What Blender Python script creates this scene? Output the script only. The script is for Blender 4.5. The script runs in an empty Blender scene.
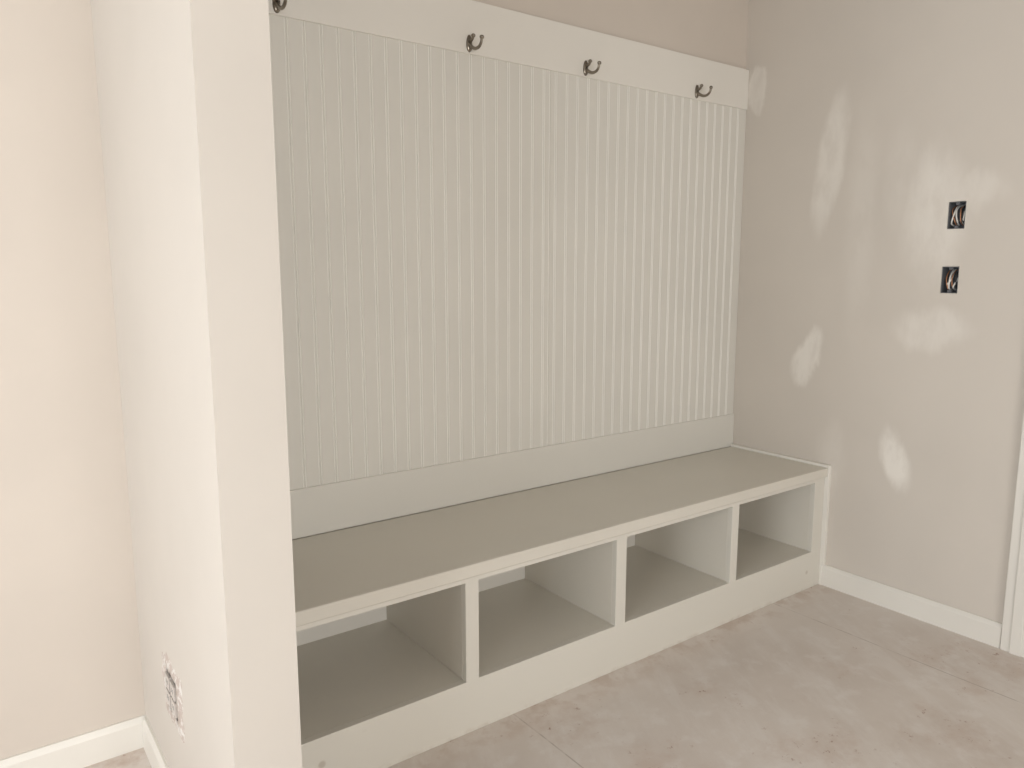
import bpy, bmesh, math, random
from mathutils import Vector, Matrix
random.seed(4)
scene = bpy.context.scene
scene.view_settings.view_transform = 'Standard'
scene.view_settings.look = 'None'

# ------------------------------------------------------------------ helpers
def lin(c):
    return tuple(((x/255)/12.92 if x/255 <= .04045 else ((x/255+.055)/1.055)**2.4) for x in c) + (1,)

def new_mat(name):
    m = bpy.data.materials.new(name); m.use_nodes = True
    nt = m.node_tree
    b = nt.nodes['Principled BSDF']
    return m, nt, b

def N(nt, t, **kw):
    n = nt.nodes.new(t)
    for k, v in kw.items(): setattr(n, k, v)
    return n

def math_n(nt, op, a, b=None, c=None, clamp=False):
    n = N(nt, 'ShaderNodeMath', operation=op); n.use_clamp = clamp
    for i, v in enumerate((a, b, c)):
        if v is None: continue
        if isinstance(v, (int, float)): n.inputs[i].default_value = v
        else: nt.links.new(v, n.inputs[i])
    return n.outputs[0]

def mix(nt, fac, a, b):
    n = N(nt, 'ShaderNodeMix', data_type='RGBA')
    for sock, v in ((n.inputs[0], fac), (n.inputs[6], a), (n.inputs[7], b)):
        if isinstance(v, (int, float)): sock.default_value = v
        elif isinstance(v, tuple): sock.default_value = v
        else: nt.links.new(v, sock)
    return n.outputs[2]

def noise(nt, scale, detail=3, vec=None, rough=.5):
    n = N(nt, 'ShaderNodeTexNoise')
    n.inputs['Scale'].default_value = scale
    n.inputs['Detail'].default_value = detail
    n.inputs['Roughness'].default_value = rough
    if vec is not None: nt.links.new(vec, n.inputs['Vector'])
    return n

def maprange(nt, v, a, b, c=0., d=1., smooth=True):
    n = N(nt, 'ShaderNodeMapRange')
    if smooth: n.interpolation_type = 'SMOOTHSTEP'
    nt.links.new(v, n.inputs[0])
    for i, x in enumerate((a, b, c, d)): n.inputs[i+1].default_value = x
    return n.outputs[0]

def bump(nt, b, h, strength=.1, dist=.002):
    n = N(nt, 'ShaderNodeBump'); n.inputs['Strength'].default_value = strength
    n.inputs['Distance'].default_value = dist
    nt.links.new(h, n.inputs['Height']); nt.links.new(n.outputs[0], b.inputs['Normal'])

def geo_pos(nt):
    return N(nt, 'ShaderNodeNewGeometry').outputs['Position']

def paint(name, c, rough=.6, var=.04, bscale=250, bstr=.08):
    m, nt, b = new_mat(name)
    p = geo_pos(nt)
    n = noise(nt, 2.2, 4, p)
    c1 = lin(c); c2 = tuple(x*(1-var*2) for x in c1[:3]) + (1,)
    nt.links.new(mix(nt, maprange(nt, n.outputs[0], .35, .7), c1, c2), b.inputs['Base Color'])
    b.inputs['Roughness'].default_value = rough
    n2 = noise(nt, bscale, 2, p)
    bump(nt, b, n2.outputs[0], bstr, .001)
    return m

def patches_wall(name, c, patch_c, patches, warp=.08):
    """painted drywall with joint compound patches (position in Y,Z on the wall)"""
    m, nt, b = new_mat(name)
    p = geo_pos(nt)
    mp = N(nt, 'ShaderNodeVectorMath', operation='MULTIPLY'); nt.links.new(p, mp.inputs[0]); mp.inputs[1].default_value = (1, 1, .45)
    nz = noise(nt, 9, 5, mp.outputs[0], .6)
    sub = N(nt, 'ShaderNodeVectorMath', operation='SUBTRACT'); nt.links.new(nz.outputs['Color'], sub.inputs[0]); sub.inputs[1].default_value = (.5, .5, .5)
    sc = N(nt, 'ShaderNodeVectorMath', operation='MULTIPLY'); nt.links.new(sub.outputs[0], sc.inputs[0]); sc.inputs[1].default_value = (warp, warp, warp*2.2)
    ad = N(nt, 'ShaderNodeVectorMath', operation='ADD'); nt.links.new(p, ad.inputs[0]); nt.links.new(sc.outputs[0], ad.inputs[1])
    total = None
    sep = N(nt, 'ShaderNodeSeparateXYZ'); nt.links.new(ad.outputs[0], sep.inputs[0])
    Yc = sep.outputs[1]; Zc = sep.outputs[2]
    for (y, z, ry, rz, soft, amt, *tilt) in patches:
        k_ = tilt[0] if tilt else 0.
        zz = math_n(nt, 'SUBTRACT', Zc, z); yy = math_n(nt, 'SUBTRACT', Yc, y)
        if k_: yy = math_n(nt, 'ADD', yy, math_n(nt, 'MULTIPLY', zz, k_))
        dy = math_n(nt, 'DIVIDE', yy, ry)
        dz = math_n(nt, 'DIVIDE', zz, rz)
        d = math_n(nt, 'SQRT', math_n(nt, 'ADD', math_n(nt, 'MULTIPLY', dy, dy), math_n(nt, 'MULTIPLY', dz, dz)))
        k = maprange(nt, d, 1-soft, 1+soft, amt, 0.)
        total = k if total is None else math_n(nt, 'MAXIMUM', total, k)
    big = noise(nt, 1.4, 3, p)
    c1 = lin(c); c2 = tuple(x*.95 for x in c1[:3]) + (1,)
    base = mix(nt, maprange(nt, big.outputs[0], .35, .68), c1, c2)
    fine = noise(nt, 14, 5, mp.outputs[0], .6)
    total = math_n(nt, 'MULTIPLY', total, maprange(nt, fine.outputs[0], .3, .6, .45, 1.))
    nt.links.new(mix(nt, total, base, lin(patch_c)), b.inputs['Base Color'])
    b.inputs['Roughness'].default_value = .6
    n2 = noise(nt, 220, 2, p)
    h = math_n(nt, 'ADD', n2.outputs[0], math_n(nt, 'MULTIPLY', total, .7))
    bump(nt, b, h, .1, .001)
    return m

def finish(name, bm, mat, bevel=0., parent=None, smooth=False, seg=2):
    bmesh.ops.recalc_face_normals(bm, faces=bm.faces)
    me = bpy.data.meshes.new(name); bm.to_mesh(me); bm.free()
    ob = bpy.data.objects.new(name, me); scene.collection.objects.link(ob)
    for mm in (mat if isinstance(mat, list) else [mat]): me.materials.append(mm)
    if bevel:
        md = ob.modifiers.new('bev', 'BEVEL'); md.width = bevel; md.segments = seg
        md.limit_method = 'ANGLE'; md.angle_limit = math.radians(40)
    if smooth:
        for f in me.polygons: f.use_smooth = True
    if parent: ob.parent = parent
    return ob

def box(bm, x0, x1, y0, y1, z0, z1, mi=0):
    vs = [bm.verts.new(v) for v in ((x0,y0,z0),(x1,y0,z0),(x1,y1,z0),(x0,y1,z0),(x0,y0,z1),(x1,y0,z1),(x1,y1,z1),(x0,y1,z1))]
    for f in ((0,3,2,1),(4,5,6,7),(0,1,5,4),(1,2,6,5),(2,3,7,6),(3,0,4,7)):
        fc = bm.faces.new([vs[i] for i in f]); fc.material_index = mi

def grid_wall(bm, axis, n0, n1, u0, u1, z0, z1, holes):
    """slab with rectangular through-openings. axis 'X': normal X, u=Y ; axis 'Y': normal Y, u=X"""
    us = sorted({u0, u1, *[h[0] for h in holes], *[h[1] for h in holes]})
    zs = sorted({z0, z1, *[h[2] for h in holes], *[h[3] for h in holes]})
    def solid(i, j):
        if i < 0 or j < 0 or i >= len(us)-1 or j >= len(zs)-1: return False
        cu = (us[i]+us[i+1])/2; cz = (zs[j]+zs[j+1])/2
        return not any(h[0] < cu < h[1] and h[2] < cz < h[3] for h in holes)
    cache = {}
    def V(n, u, z):
        k = (n, u, z)
        if k not in cache:
            cache[k] = bm.verts.new((n, u, z) if axis == 'X' else (u, n, z))
        return cache[k]
    for i in range(len(us)-1):
        for j in range(len(zs)-1):
            if not solid(i, j): continue
            a, b_, c, d = us[i], us[i+1], zs[j], zs[j+1]
            for n in (n0, n1): bm.faces.new([V(n,a,c), V(n,b_,c), V(n,b_,d), V(n,a,d)])
            if not solid(i-1, j): bm.faces.new([V(n0,a,c), V(n1,a,c), V(n1,a,d), V(n0,a,d)])
            if not solid(i+1, j): bm.faces.new([V(n0,b_,c), V(n1,b_,c), V(n1,b_,d), V(n0,b_,d)])
            if not solid(i, j-1): bm.faces.new([V(n0,a,c), V(n1,a,c), V(n1,b_,c), V(n0,b_,c)])
            if not solid(i, j+1): bm.faces.new([V(n0,a,d), V(n1,a,d), V(n1,b_,d), V(n0,b_,d)])

def tube(bm, pts, radii, seg=10, mi=0):
    pts = [Vector(p) for p in pts]; rings = []
    ref = Vector((1, 0, 0))
    for i, p in enumerate(pts):
        t = (pts[min(i+1, len(pts)-1)] - pts[max(i-1, 0)]).normalized()
        r0 = ref if abs(t.dot(ref)) < .95 else Vector((0, 0, 1))
        s = t.cross(r0).normalized(); u = s.cross(t).normalized()
        r = radii[i] if isinstance(radii, (list, tuple)) else radii
        rings.append([bm.verts.new(p + (s*math.cos(a)+u*math.sin(a))*r) for a in [2*math.pi*k/seg for k in range(seg)]])
    for a, b_ in zip(rings, rings[1:]):
        for k in range(seg):
            f = bm.faces.new([a[k], a[(k+1) % seg], b_[(k+1) % seg], b_[k]]); f.material_index = mi
    for r in (rings[0], rings[-1]):
        f = bm.faces.new(r); f.material_index = mi

def ball(bm, c, r, sc=(1, 1, 1)):
    bmesh.ops.create_uvsphere(bm, u_segments=14, v_segments=10, radius=r,
        matrix=Matrix.Translation(c) @ Matrix.Diagonal((*sc, 1)))

def smooth_pts(ctrl, n=6):
    out = []; P = [Vector(c) for c in ctrl]; P = [P[0]] + P + [P[-1]]
    for i in range(1, len(P)-2):
        for k in range(n):
            t = k/n
            a, b_, c, d = P[i-1], P[i], P[i+1], P[i+2]
            out.append(.5*((2*b_)+(-a+c)*t+(2*a-5*b_+4*c-d)*t*t+(-a+3*b_-3*c+d)*t**3))
    out.append(P[-2]); return out

# ------------------------------------------------------------------ dimensions
XR = 2.852      # right wall face
YB = 2.165      # back wall face
XL = -2.2; YF = -3.2; ZC = 2.74
PX0, PX1, PY = .334, .456, 1.284     # partition
T = .12

# ------------------------------------------------------------------ materials
WALL = (210, 200, 189)
m_wall = paint('wall_paint', WALL, .62, .02)
m_white = paint('white_trim_paint', (230, 226, 218), .38, .015, 120, .05)
m_bead = paint('beadboard_paint', (219, 216, 208), .4, .015, 120, .04)
m_groove = paint('beadboard_groove_highlight', (243, 241, 235), .35, .01, 120, .02)  # highlight along the grooves, painted in as a whiter colour
m_bench = paint('bench_paint', (219, 214, 203), .38, .02, 120, .05)
m_ceil = paint('ceiling_paint', (188, 185, 180), .8, .01)
m_rightwall = patches_wall('right_wall_paint', (211, 203, 193), (240, 235, 227), [
    (1.744, 1.719, .055, .24, .30, .5, .12), (1.80, .95, .055, .11, .25, .65, .3), (1.304, 1.092, .12, .07, .45, .45),
    (1.33, 1.50, .10, .20, .45, .52), (1.22, 1.56, .10, .06, .5, .38), (1.401, .589, .045, .09, .5, .8, -.3), (2.10, 2.065, .045, .10, .15, .5),
    (1.60, 1.50, .05, .34, .7, .2), (1.66, .55, .05, .12, .7, .22), (1.46, 1.66, .06, .16, .6, .2)], .07)
m_part = paint('partition_paint', (209, 202, 193), .6, .02)

# rough half-dried mud around the uncovered outlet
m_mud, nt, b = new_mat('joint_compound')
p = geo_pos(nt)
na = noise(nt, 45, 5, p, .7)
col = mix(nt, maprange(nt, na.outputs[0], .45, .6), lin((194, 180, 171)), lin((226, 222, 216)))
nt.links.new(col, b.inputs['Base Color']); b.inputs['Roughness'].default_value = .85
bump(nt, b, na.outputs[0], .3, .003)

# bench face material with little putty spots / scuffs
m_kick, nt, b = new_mat('bench_face_paint')
p = geo_pos(nt)
vor = N(nt, 'ShaderNodeTexVoronoi'); vor.inputs['Scale'].default_value = 9; nt.links.new(p, vor.inputs['Vector'])
spot = maprange(nt, vor.outputs['Distance'], .05, .12, 1., 0.)
sel = N(nt, 'ShaderNodeSeparateColor'); nt.links.new(vor.outputs['Color'], sel.inputs[0])
spot = math_n(nt, 'MULTIPLY', spot, maprange(nt, sel.outputs[0], .62, .66))
sepp = N(nt, 'ShaderNodeSeparateXYZ'); nt.links.new(p, sepp.inputs[0])
spot = math_n(nt, 'MULTIPLY', spot, maprange(nt, sepp.outputs[2], .10, .14, 1., 0.))
dirt = math_n(nt, 'MULTIPLY', maprange(nt, sepp.outputs[2], 0., .02, 1., 0.), maprange(nt, noise(nt, 25, 4, p).outputs[0], .45, .7))
col = mix(nt, math_n(nt, 'MULTIPLY', spot, .5), lin((219, 215, 205)), lin((168, 155, 138)))
col = mix(nt, math_n(nt, 'MULTIPLY', dirt, .4), col, lin((175, 158, 140)))
nt.links.new(col, b.inputs['Base Color']); b.inputs['Roughness'].default_value = .4
bump(nt, b, noise(nt, 120, 2, p).outputs[0], .05, .001)

# floor: dusty slab with saw-cut joints, reddish dirt
m_floor, nt, b = new_mat('dusty_concrete')
p = geo_pos(nt)
sepp = N(nt, 'ShaderNodeSeparateXYZ'); nt.links.new(p, sepp.inputs[0])
X, Y = sepp.outputs[0], sepp.outputs[1]
n1 = noise(nt, 1.6, 6, p, .6); n2 = noise(nt, 11, 6, p, .6); n3 = noise(nt, 60, 4, p, .6); n4 = noise(nt, 2.6, 6, p, .7)
n5 = noise(nt, 30, 5, p, .75)
rt = N(nt, 'ShaderNodeVectorRotate'); rt.rotation_type = 'Z_AXIS'; rt.inputs['Angle'].default_value = .5; nt.links.new(p, rt.inputs['Vector'])
st = N(nt, 'ShaderNodeVectorMath', operation='MULTIPLY'); nt.links.new(rt.outputs[0], st.inputs[0]); st.inputs[1].default_value = (7, 1.6, 1)
n6 = noise(nt, 1.3, 6, st.outputs[0], .7)      # sweeping streaks in the dust
col = mix(nt, maprange(nt, n1.outputs[0], .32, .68), lin((222, 213, 205)), lin((210, 199, 190)))
col = mix(nt, math_n(nt, 'MULTIPLY', maprange(nt, n6.outputs[0], .45, .65), .3), col, lin((234, 229, 224)))
col = mix(nt, math_n(nt, 'MULTIPLY', maprange(nt, n2.outputs[0], .5, .68), .3), col, lin((238, 234, 230)))
col = mix(nt, math_n(nt, 'MULTIPLY', maprange(nt, n4.outputs[0], .52, .68), .32), col, lin((190, 163, 146)))
cl = math_n(nt, 'MULTIPLY', maprange(nt, n5.outputs[0], .60, .66), maprange(nt, n4.outputs[0], .50, .6))
col = mix(nt, math_n(nt, 'MULTIPLY', cl, .75), col, lin((150, 108, 86)))
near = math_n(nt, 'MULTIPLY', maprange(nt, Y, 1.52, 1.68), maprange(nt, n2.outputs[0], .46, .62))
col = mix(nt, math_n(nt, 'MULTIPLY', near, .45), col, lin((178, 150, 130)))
wob = math_n(nt, 'MULTIPLY', math_n(nt, 'SUBTRACT', n1.outputs[0], .5), .012)
def seam(coord, at, w=.002):
    d = math_n(nt, 'ABSOLUTE', math_n(nt, 'SUBTRACT', math_n(nt, 'ADD', coord, wob), at))
    return maprange(nt, d, w*.5, w*1.6, 1., 0.)
s = seam(X, 2.52)
for v in (seam(X, 1.24), seam(X, .02), seam(X, -1.2), seam(Y, -.8)):
    s = math_n(nt, 'MAXIMUM', s, v)
s = math_n(nt, 'MULTIPLY', s, maprange(nt, n2.outputs[0], .35, .55, .2, 1.))
col = mix(nt, math_n(nt, 'MULTIPLY', s, .5), col, lin((145, 128, 115)))
nt.links.new(col, b.inputs['Base Color']); b.inputs['Roughness'].default_value = .65
h = math_n(nt, 'ADD', math_n(nt, 'MULTIPLY', n3.outputs[0], .3), math_n(nt, 'SUBTRACT', n2.outputs[0], s))
bump(nt, b, h, .15, .002)

def plain(name, c, rough=.5, metal=0., var=.1, sc=60):
    m, nt, b = new_mat(name)
    n = noise(nt, sc, 3, geo_pos(nt)); c1 = lin(c); c2 = tuple(x*(1-var) for x in c1[:3])+(1,)
    nt.links.new(mix(nt, n.outputs[0], c1, c2), b.inputs['Base Color'])
    b.inputs['Roughness'].default_value = rough; b.inputs['Metallic'].default_value = metal
    return m
m_nickel = plain('brushed_nickel', (150, 142, 130), .28, 1., .25)
m_boxgrey = plain('electrical_box_plastic', (98, 100, 104), .5)
m_wire_w = plain('wire_white', (225, 222, 215), .4)
m_wire_b = plain('wire_black', (40, 38, 38), .4)
m_copper = plain('copper_wire', (186, 130, 95), .4, .5)
m_device = plain('receptacle_plastic', (205, 197, 190), .4)
m_metalbox = plain('galvanised_metal', (150, 148, 145), .4, .8)

# ------------------------------------------------------------------ room shell
bm = bmesh.new(); box(bm, XL-T, XR+T, YF-T, YB+T, -.1, 0); finish('floor', bm, m_floor)
bm = bmesh.new(); box(bm, XL-T, XR+T, YF-T, YB+T, ZC, ZC+.1); finish('ceiling', bm, m_ceil)
bm = bmesh.new(); box(bm, XL, XR, YB, YB+T, 0, ZC); finish('wall_back', bm, m_wall)
EB = [(1.253, 1.496), (1.258, 1.272)]     # electrical box centres (Y,Z)
hw, hh = .029, .047
DY0, DY1, DZ = .075, .905, 2.04           # door opening
holes = [(y-hw, y+hw, z-hh, z+hh) for y, z in EB] + [(DY0, DY1, 0, DZ)]
bm = bmesh.new(); grid_wall(bm, 'X', XR, XR+T, YF, YB+T, 0, ZC, holes); finish('wall_right', bm, m_rightwall)
W1 = (-.9, 1.30, .35, 1.95)    # window in left wall  (Y0,Y1,Z0,Z1)
W2 = (-1.2, 1.2, .35, 1.9)     # window in front wall (X0,X1,Z0,Z1)
bm = bmesh.new(); grid_wall(bm, 'X', XL-T, XL, YF, YB+T, 0, ZC, [W1]); finish('wall_left', bm, m_wall)
bm = bmesh.new(); grid_wall(bm, 'Y', YF-T, YF, XL, XR, 0, ZC, [W2]); finish('wall_front', bm, m_wall)
# partition with a hole for the outlet box on its left face
OY, OZ = 1.775, .335
OW, OH = .052, .052
bm = bmesh.new()
grid_wall(bm, 'X', PX0, PX0+.055, PY, YB, 0, ZC, [(OY-OW, OY+OW, OZ-OH, OZ+OH)])
box(bm, PX0+.055, PX1, PY, YB, 0, ZC)
finish('wall_partition', bm, m_part)

def baseboard(name, axis, face, sgn, u0, u1, h=.088, t=.013):
    prof = [(0, 0), (t, 0), (t, h-.016), (t*.75, h-.008), (t*.45, h), (0, h)]
    bm = bmesh.new()
    rings = []
    for u in (u0, u1):
        rings.append([bm.verts.new(((face+sgn*d, u, z) if axis == 'X' else (u, face+sgn*d, z))) for d, z in prof])
    for k in range(len(prof)):
        bm.faces.new([rings[0][k], rings[0][(k+1) % 6], rings[1][(k+1) % 6], rings[1][k]])
    bm.faces.new(rings[0]); bm.faces.new(rings[1])
    return finish(name, bm, m_white)
baseboard('baseboard_right', 'X', XR, -1, .985, 1.668)
baseboard('baseboard_back', 'Y', YB, -1, XL, PX0)
baseboard('baseboard_partition', 'X', PX0, -1, PY, YB-.013)
baseboard('baseboard_left', 'X', XL, 1, YF+.013, YB-.013)
baseboard('baseboard_front', 'Y', YF, 1, XL, XR)
baseboard('baseboard_right.001', 'X', XR, -1, YF+.013, -.005)

# door with casing
door = bpy.data.objects.new('door_1', None); scene.collection.objects.link(door)
bm = bmesh.new()
cw, ct = .078, .018
for (a, b_) in ((DY1, DY1+cw), (DY0-cw, DY0)):
    box(bm, XR-ct, XR, a, b_, 0, DZ+cw)
    box(bm, XR-ct-.005, XR-ct, a+.012, b_-.03, 0, DZ+cw-.012)
box(bm, XR-ct, XR, DY0, DY1, DZ, DZ+cw)
box(bm, XR-ct-.005, XR-ct, DY0-.02, DY1+.02, DZ+.03, DZ+cw-.012)
finish('casing', bm, m_white, .003, door)
bm = bmesh.new()
box(bm, XR, XR+T, DY1-.02, DY1, 0, DZ); box(bm, XR, XR+T, DY0, DY0+.02, 0, DZ); box(bm, XR, XR+T, DY0+.02, DY1-.02, DZ-.02, DZ)
finish('jamb', bm, m_white, .002, door)
bm = bmesh.new()
box(bm, XR+.06, XR+.09, DY0+.022, DY1-.022, .01, DZ-.022)
for z0, z1 in ((.01, .25), (.92, 1.08), (DZ-.15, DZ-.022)): box(bm, XR+.052, XR+.06, DY0+.022, DY1-.022, z0, z1)
for y0, y1 in ((DY0+.022, DY0+.13), (DY1-.13, DY1-.022), (.44, .54)): box(bm, XR+.052, XR+.06, y0, y1, .01, DZ-.022)
finish('slab', bm, m_white, .002, door)
bm = bmesh.new(); ball(bm, (XR+.0, .15, .95), .028); tube(bm, [(XR+.052, .15, .95), (XR+.0, .15, .95)], .01)
finish('knob', bm, m_nickel, 0, door, True)

# windows
def window(name, axis, face, out, u0, u1, z0, z1):
    e = bpy.data.objects.new(name, None); scene.collection.objects.link(e)
    bm = bmesh.new()
    def bx(n0, n1, a, b_, c, d):
        n0, n1 = min(n0, n1), max(n0, n1)
        if axis == 'X': box(bm, n0, n1, a, b_, c, d)
        else: box(bm, a, b_, n0, n1, c, d)
    f0, f1 = face+out*.05, face+out*.09
    for a, b_, c, d in ((u0, u0+.05, z0, z1), (u1-.05, u1, z0, z1), (u0+.05, u1-.05, z0, z0+.05), (u0+.05, u1-.05, z1-.05, z1),
                        ((u0+u1)/2-.025, (u0+u1)/2+.025, z0+.05, z1-.05)): bx(f0, f1, a, b_, c, d)
    finish('frame', bm, m_white, .003, e)
    bm = bmesh.new(); i0, i1 = face-out*.016, face
    for a, b_, c, d in ((u0-.07, u0, z0-.07, z1+.07), (u1, u1+.07, z0-.07, z1+.07), (u0, u1, z0-.07, z0), (u0, u1, z1, z1+.07)): bx(i0, i1, a, b_, c, d)
    finish('casing', bm, m_white, .003, e)
window('window_1', 'X', XL, -1, *W1)
window('window_2', 'Y', YF, -1, *W2)

# ------------------------------------------------------------------ beadboard
B0, B1 = .656, 1.995
bm = bmesh.new()
pitch = .0508; yb = YB-.012; gd = .0026
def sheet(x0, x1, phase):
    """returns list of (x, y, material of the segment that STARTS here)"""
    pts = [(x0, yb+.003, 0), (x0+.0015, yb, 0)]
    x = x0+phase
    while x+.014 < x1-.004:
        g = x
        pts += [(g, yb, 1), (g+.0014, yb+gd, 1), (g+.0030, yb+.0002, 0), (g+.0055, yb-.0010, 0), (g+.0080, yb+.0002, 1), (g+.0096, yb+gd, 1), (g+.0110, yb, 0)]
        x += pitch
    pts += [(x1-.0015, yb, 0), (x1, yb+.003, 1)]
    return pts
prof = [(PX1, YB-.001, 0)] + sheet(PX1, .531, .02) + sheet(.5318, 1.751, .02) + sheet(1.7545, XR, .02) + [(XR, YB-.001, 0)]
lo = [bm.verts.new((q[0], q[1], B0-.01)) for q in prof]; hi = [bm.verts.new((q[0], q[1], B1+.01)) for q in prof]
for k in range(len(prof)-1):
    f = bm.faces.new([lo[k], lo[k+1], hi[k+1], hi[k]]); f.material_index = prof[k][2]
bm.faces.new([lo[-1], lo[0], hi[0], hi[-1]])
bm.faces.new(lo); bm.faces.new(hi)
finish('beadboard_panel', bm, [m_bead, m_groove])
# rails
yr = YB-.018
bm = bmesh.new(); box(bm, PX1, XR, yr, YB, B1, 2.160); finish('trim_1', bm, m_white, .002)
bm = bmesh.new(); box(bm, PX1, XR, yr, YB, .504, B0); finish('trim_2', bm, m_bead, .002)

# ------------------------------------------------------------------ storage bench
bench = bpy.data.objects.new('storage_bench', None); scene.collection.objects.link(bench)
BF = 1.673; BT = .504; OT, OB = .450, .157
bm = bmesh.new(); box(bm, PX1, XR, BF-.010, yr, .466, BT); finish('seat_top', bm, m_bench, .004, bench, seg=3)
ops = [(.520, 1.074), (1.118, 1.652), (1.697, 2.237), (2.277, 2.768)]
bm = bmesh.new()
grid_wall(bm, 'Y', BF, BF+.020, PX1, XR, 0, .466, [(a, b_, OB, OT) for a, b_ in ops])
finish('face_frame', bm, m_kick, .0015, bench)
bm = bmesh.new(); box(bm, PX1, XR, BF+.020, YB, OB-.018, OB); finish('cubby_floor', bm, m_bench, 0, bench)
bm = bmesh.new()
edges = [PX1] + [v for o in ops for v in o] + [XR]
for i in range(0, len(edges), 2): box(bm, edges[i], edges[i+1], BF+.020, YB-.006, OB, .466)
finish('dividers', bm, m_bench, .001, bench)
bm = bmesh.new()
for a, b_ in ops: box(bm, a, b_, YB-.006, YB, OB, .466)
finish('back_panel', bm, m_white, 0, bench)
bm = bmesh.new()   # scribe strips where the bench meets the right wall
box(bm, XR-.018, XR, BF-.018, BF-.010, .088, BT+.012)
box(bm, XR-.018, XR, BF-.010, BF, .0, .466)
box(bm, XR-.018, XR, BF-.010, yr, BT, BT+.012)
finish('scribe_strip', bm, m_white, .0015, bench)

# ------------------------------------------------------------------ coat hooks
def hook(x, z):
    bm = bmesh.new(); y = yr
    n = 24; f, bk = [], []
    for k in range(n):
        a = 2*math.pi*k/n
        px = math.cos(a)*.0115*(1-.15*math.sin(a)); pz = math.sin(a)*.027
        bk.append(bm.verts.new((px, 0, pz))); f.append(bm.verts.new((px*.8, -.004, pz*.92)))
    for k in range(n): bm.faces.new([bk[k], bk[(k+1) % n], f[(k+1) % n], f[k]])
    bm.faces.new(f); bm.faces.new(bk)
    # short upper prong
    c = smooth_pts([(0, -.003, .006), (0, -.012, .007), (0, -.020, .011), (0, -.024, .017)])
    tube(bm, c, [.0055-.0015*i/(len(c)-1) for i in range(len(c))]); ball(bm, (0, -.0245, .019), .0062, (1.2, 1, 1))
    # long lower J prong
    c = smooth_pts([(0, -.003, -.004), (0, -.016, -.014), (0, -.036, -.023), (0, -.056, -.022), (0, -.068, -.012), (0, -.072, .001)])
    tube(bm, c, [.0062-.002*i/(len(c)-1) for i in range(len(c))]); ball(bm, (0, -.0725, .003), .0066, (1.2, 1, 1))
    for s_ in (-.020, .021): ball(bm, (0, -.004, s_), .0026)
    ob = finish('coat_hook', bm, m_nickel, 0, None, True)
    ob.location = (x, y, z)
for x in (.785, 1.412, 1.912, 2.517): hook(x, 2.026)

# ------------------------------------------------------------------ electrical boxes (open, wires inside)
def ebox(yc, zc, seed):
    random.seed(seed)
    bm = bmesh.new(); d = .055; t = .002; x0 = XR+.003
    a, b_, c, e = yc-hw+.001, yc+hw-.001, zc-hh+.001, zc+hh-.001
    box(bm, x0, x0+d, a, a+t, c, e); box(bm, x0, x0+d, b_-t, b_, c, e)
    box(bm, x0, x0+d, a+t, b_-t, c, c+t); box(bm, x0, x0+d, a+t, b_-t, e-t, e)
    box(bm, x0+d-t, x0+d, a+t, b_-t, c+t, e-t)
    for zz in (c+t+.004, e-t-.004): box(bm, x0, x0+.012, yc-.006, yc+.006, zz-.004, zz+.004)
    for k, mi in enumerate((1, 2, 3, 1, 1, 3)):
        y0 = yc - .019 + .0076*k; y1 = y0 + random.uniform(-.006, .006); y2 = y0 + random.uniform(-.012, .012)
        y1 = min(max(y1, yc-.021), yc+.021); y2 = min(max(y2, yc-.021), yc+.021)
        pts = smooth_pts([(x0+d-.006, y0, zc+.036), (x0+.03, y1, zc+.030), (x0+.012, y1, zc+random.uniform(.0, .02)),
                          (x0+.010, y2, zc-random.uniform(.012, .03)), (x0+.03, y2, zc-.034)], 5)
        tube(bm, pts, .0027 if mi != 3 else .0018, 8, mi)
    finish('electrical_box', bm, [m_boxgrey, m_wire_w, m_wire_b, m_copper])
ebox(*EB[0], 3); ebox(*EB[1], 8)

# uncovered outlet on the partition: open box, mud smeared ring, two devices
outlet = bpy.data.objects.new('uncovered_wall_outlet', None); scene.collection.objects.link(outlet)
bm = bmesh.new()
x0 = PX0+.004; a, b_, c, e = OY-OW+.001, OY+OW-.001, OZ-OH+.001, OZ+OH-.001; t = .002
box(bm, x0, x0+.045, a, a+t, c, e, 1); box(bm, x0, x0+.045, b_-t, b_, c, e, 1)
box(bm, x0, x0+.045, a+t, b_-t, c, c+t, 1); box(bm, x0, x0+.045, a+t, b_-t, e-t, e, 1); box(bm, x0+.043, x0+.045, a+t, b_-t, c+t, e-t, 1)
for yy in (OY-.025, OY+.025):
    box(bm, PX0-.002, PX0, yy-.010, yy+.010, OZ-.056, OZ+.056, 2)
    for s_ in (-.020, .020):
        box(bm, PX0-.006, PX0+.025, yy-.019, yy+.019, OZ+s_-.017, OZ+s_+.017, 0)
        for q in (-.006, .006): box(bm, PX0-.0065, PX0-.0058, yy+q-.001, yy+q+.001, OZ+s_-.004, OZ+s_+.006, 1)
finish('receptacles', bm, [m_device, m_boxgrey, m_metalbox], .0008, outlet)
bm = bmesh.new(); random.seed(11); n = 96; R = [[], [], [], []]
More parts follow.
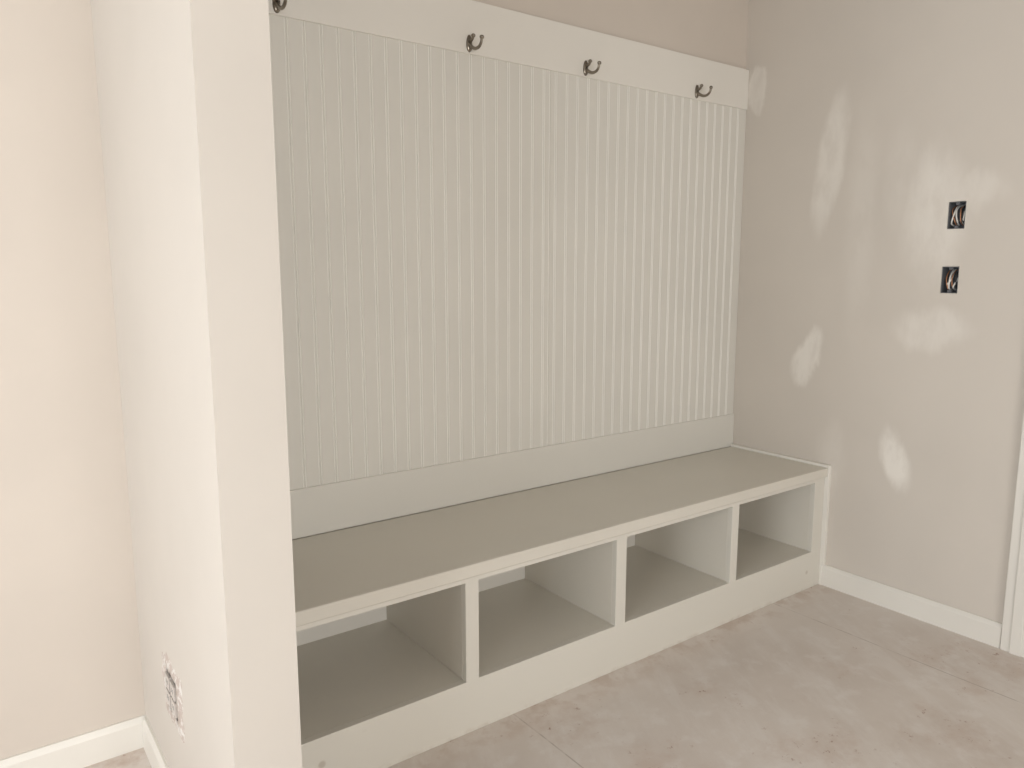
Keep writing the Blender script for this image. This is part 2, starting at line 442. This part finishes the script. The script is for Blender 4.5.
for k in range(n):
    an = 2*math.pi*k/n; ca, sa = math.cos(an), math.sin(an)
    q = 1/max(abs(ca)/OW, abs(sa)/OH)
    wv = .003*math.sin(5*an+1)+.002*math.sin(13*an)
    q0 = q-.003+wv*.6
    q2 = 1/((abs(ca)/.098)**7+(abs(sa)/.078)**7)**(1/7) + wv*2 + random.uniform(-.003, .003)
    for r_, (qq, xx) in zip(R, ((q0, 0.), (q0, -.003), ((q0+q2)/2, -.0035), (q2, 0))):
        r_.append(bm.verts.new((PX0+xx, OY+ca*qq, OZ+sa*qq)))
for r1, r2 in zip(R, R[1:]):
    for k in range(n): bm.faces.new([r1[k], r1[(k+1) % n], r2[(k+1) % n], r2[k]])
finish('mud_ring', bm, m_mud, 0, outlet, True)

# ------------------------------------------------------------------ light
w = bpy.data.worlds.new('World'); scene.world = w; w.use_nodes = True
nt = w.node_tree; bg = nt.nodes['Background']
sky = nt.nodes.new('ShaderNodeTexSky'); sky.sky_type = 'HOSEK_WILKIE'; sky.turbidity = 4
sky.sun_direction = (-.3, .3, .7)
nt.links.new(sky.outputs[0], bg.inputs[0]); bg.inputs[1].default_value = .6

def area(name, loc, rot, sx, sy, power, col):
    l = bpy.data.lights.new(name, 'AREA'); l.shape = 'RECTANGLE'; l.size = sx; l.size_y = sy; l.energy = power; l.color = col
    o = bpy.data.objects.new(name, l); o.location = loc; o.rotation_euler = rot; scene.collection.objects.link(o)
area('daylight_window_left', (XL-.18, (W1[0]+W1[1])/2, (W1[2]+W1[3])/2), (0, math.radians(-90), 0), 1.6, 2.2, 92, (.92, .965, 1))
area('daylight_window_front', ((W2[0]+W2[1])/2, YF-.18, (W2[2]+W2[3])/2), (math.radians(90), 0, 0), 2.4, 1.55, 100, (1, .985, .96))

# ------------------------------------------------------------------ camera
cam = bpy.data.cameras.new('camera'); cam.sensor_width = 36; cam.lens = 757/1024*36
co = bpy.data.objects.new('camera', cam); scene.collection.objects.link(co)
co.location = (0, 0, 1.3)
co.rotation_euler = (math.radians(90-8.42), 0, math.radians(-36.4))
cam.clip_start = .02
scene.camera = co
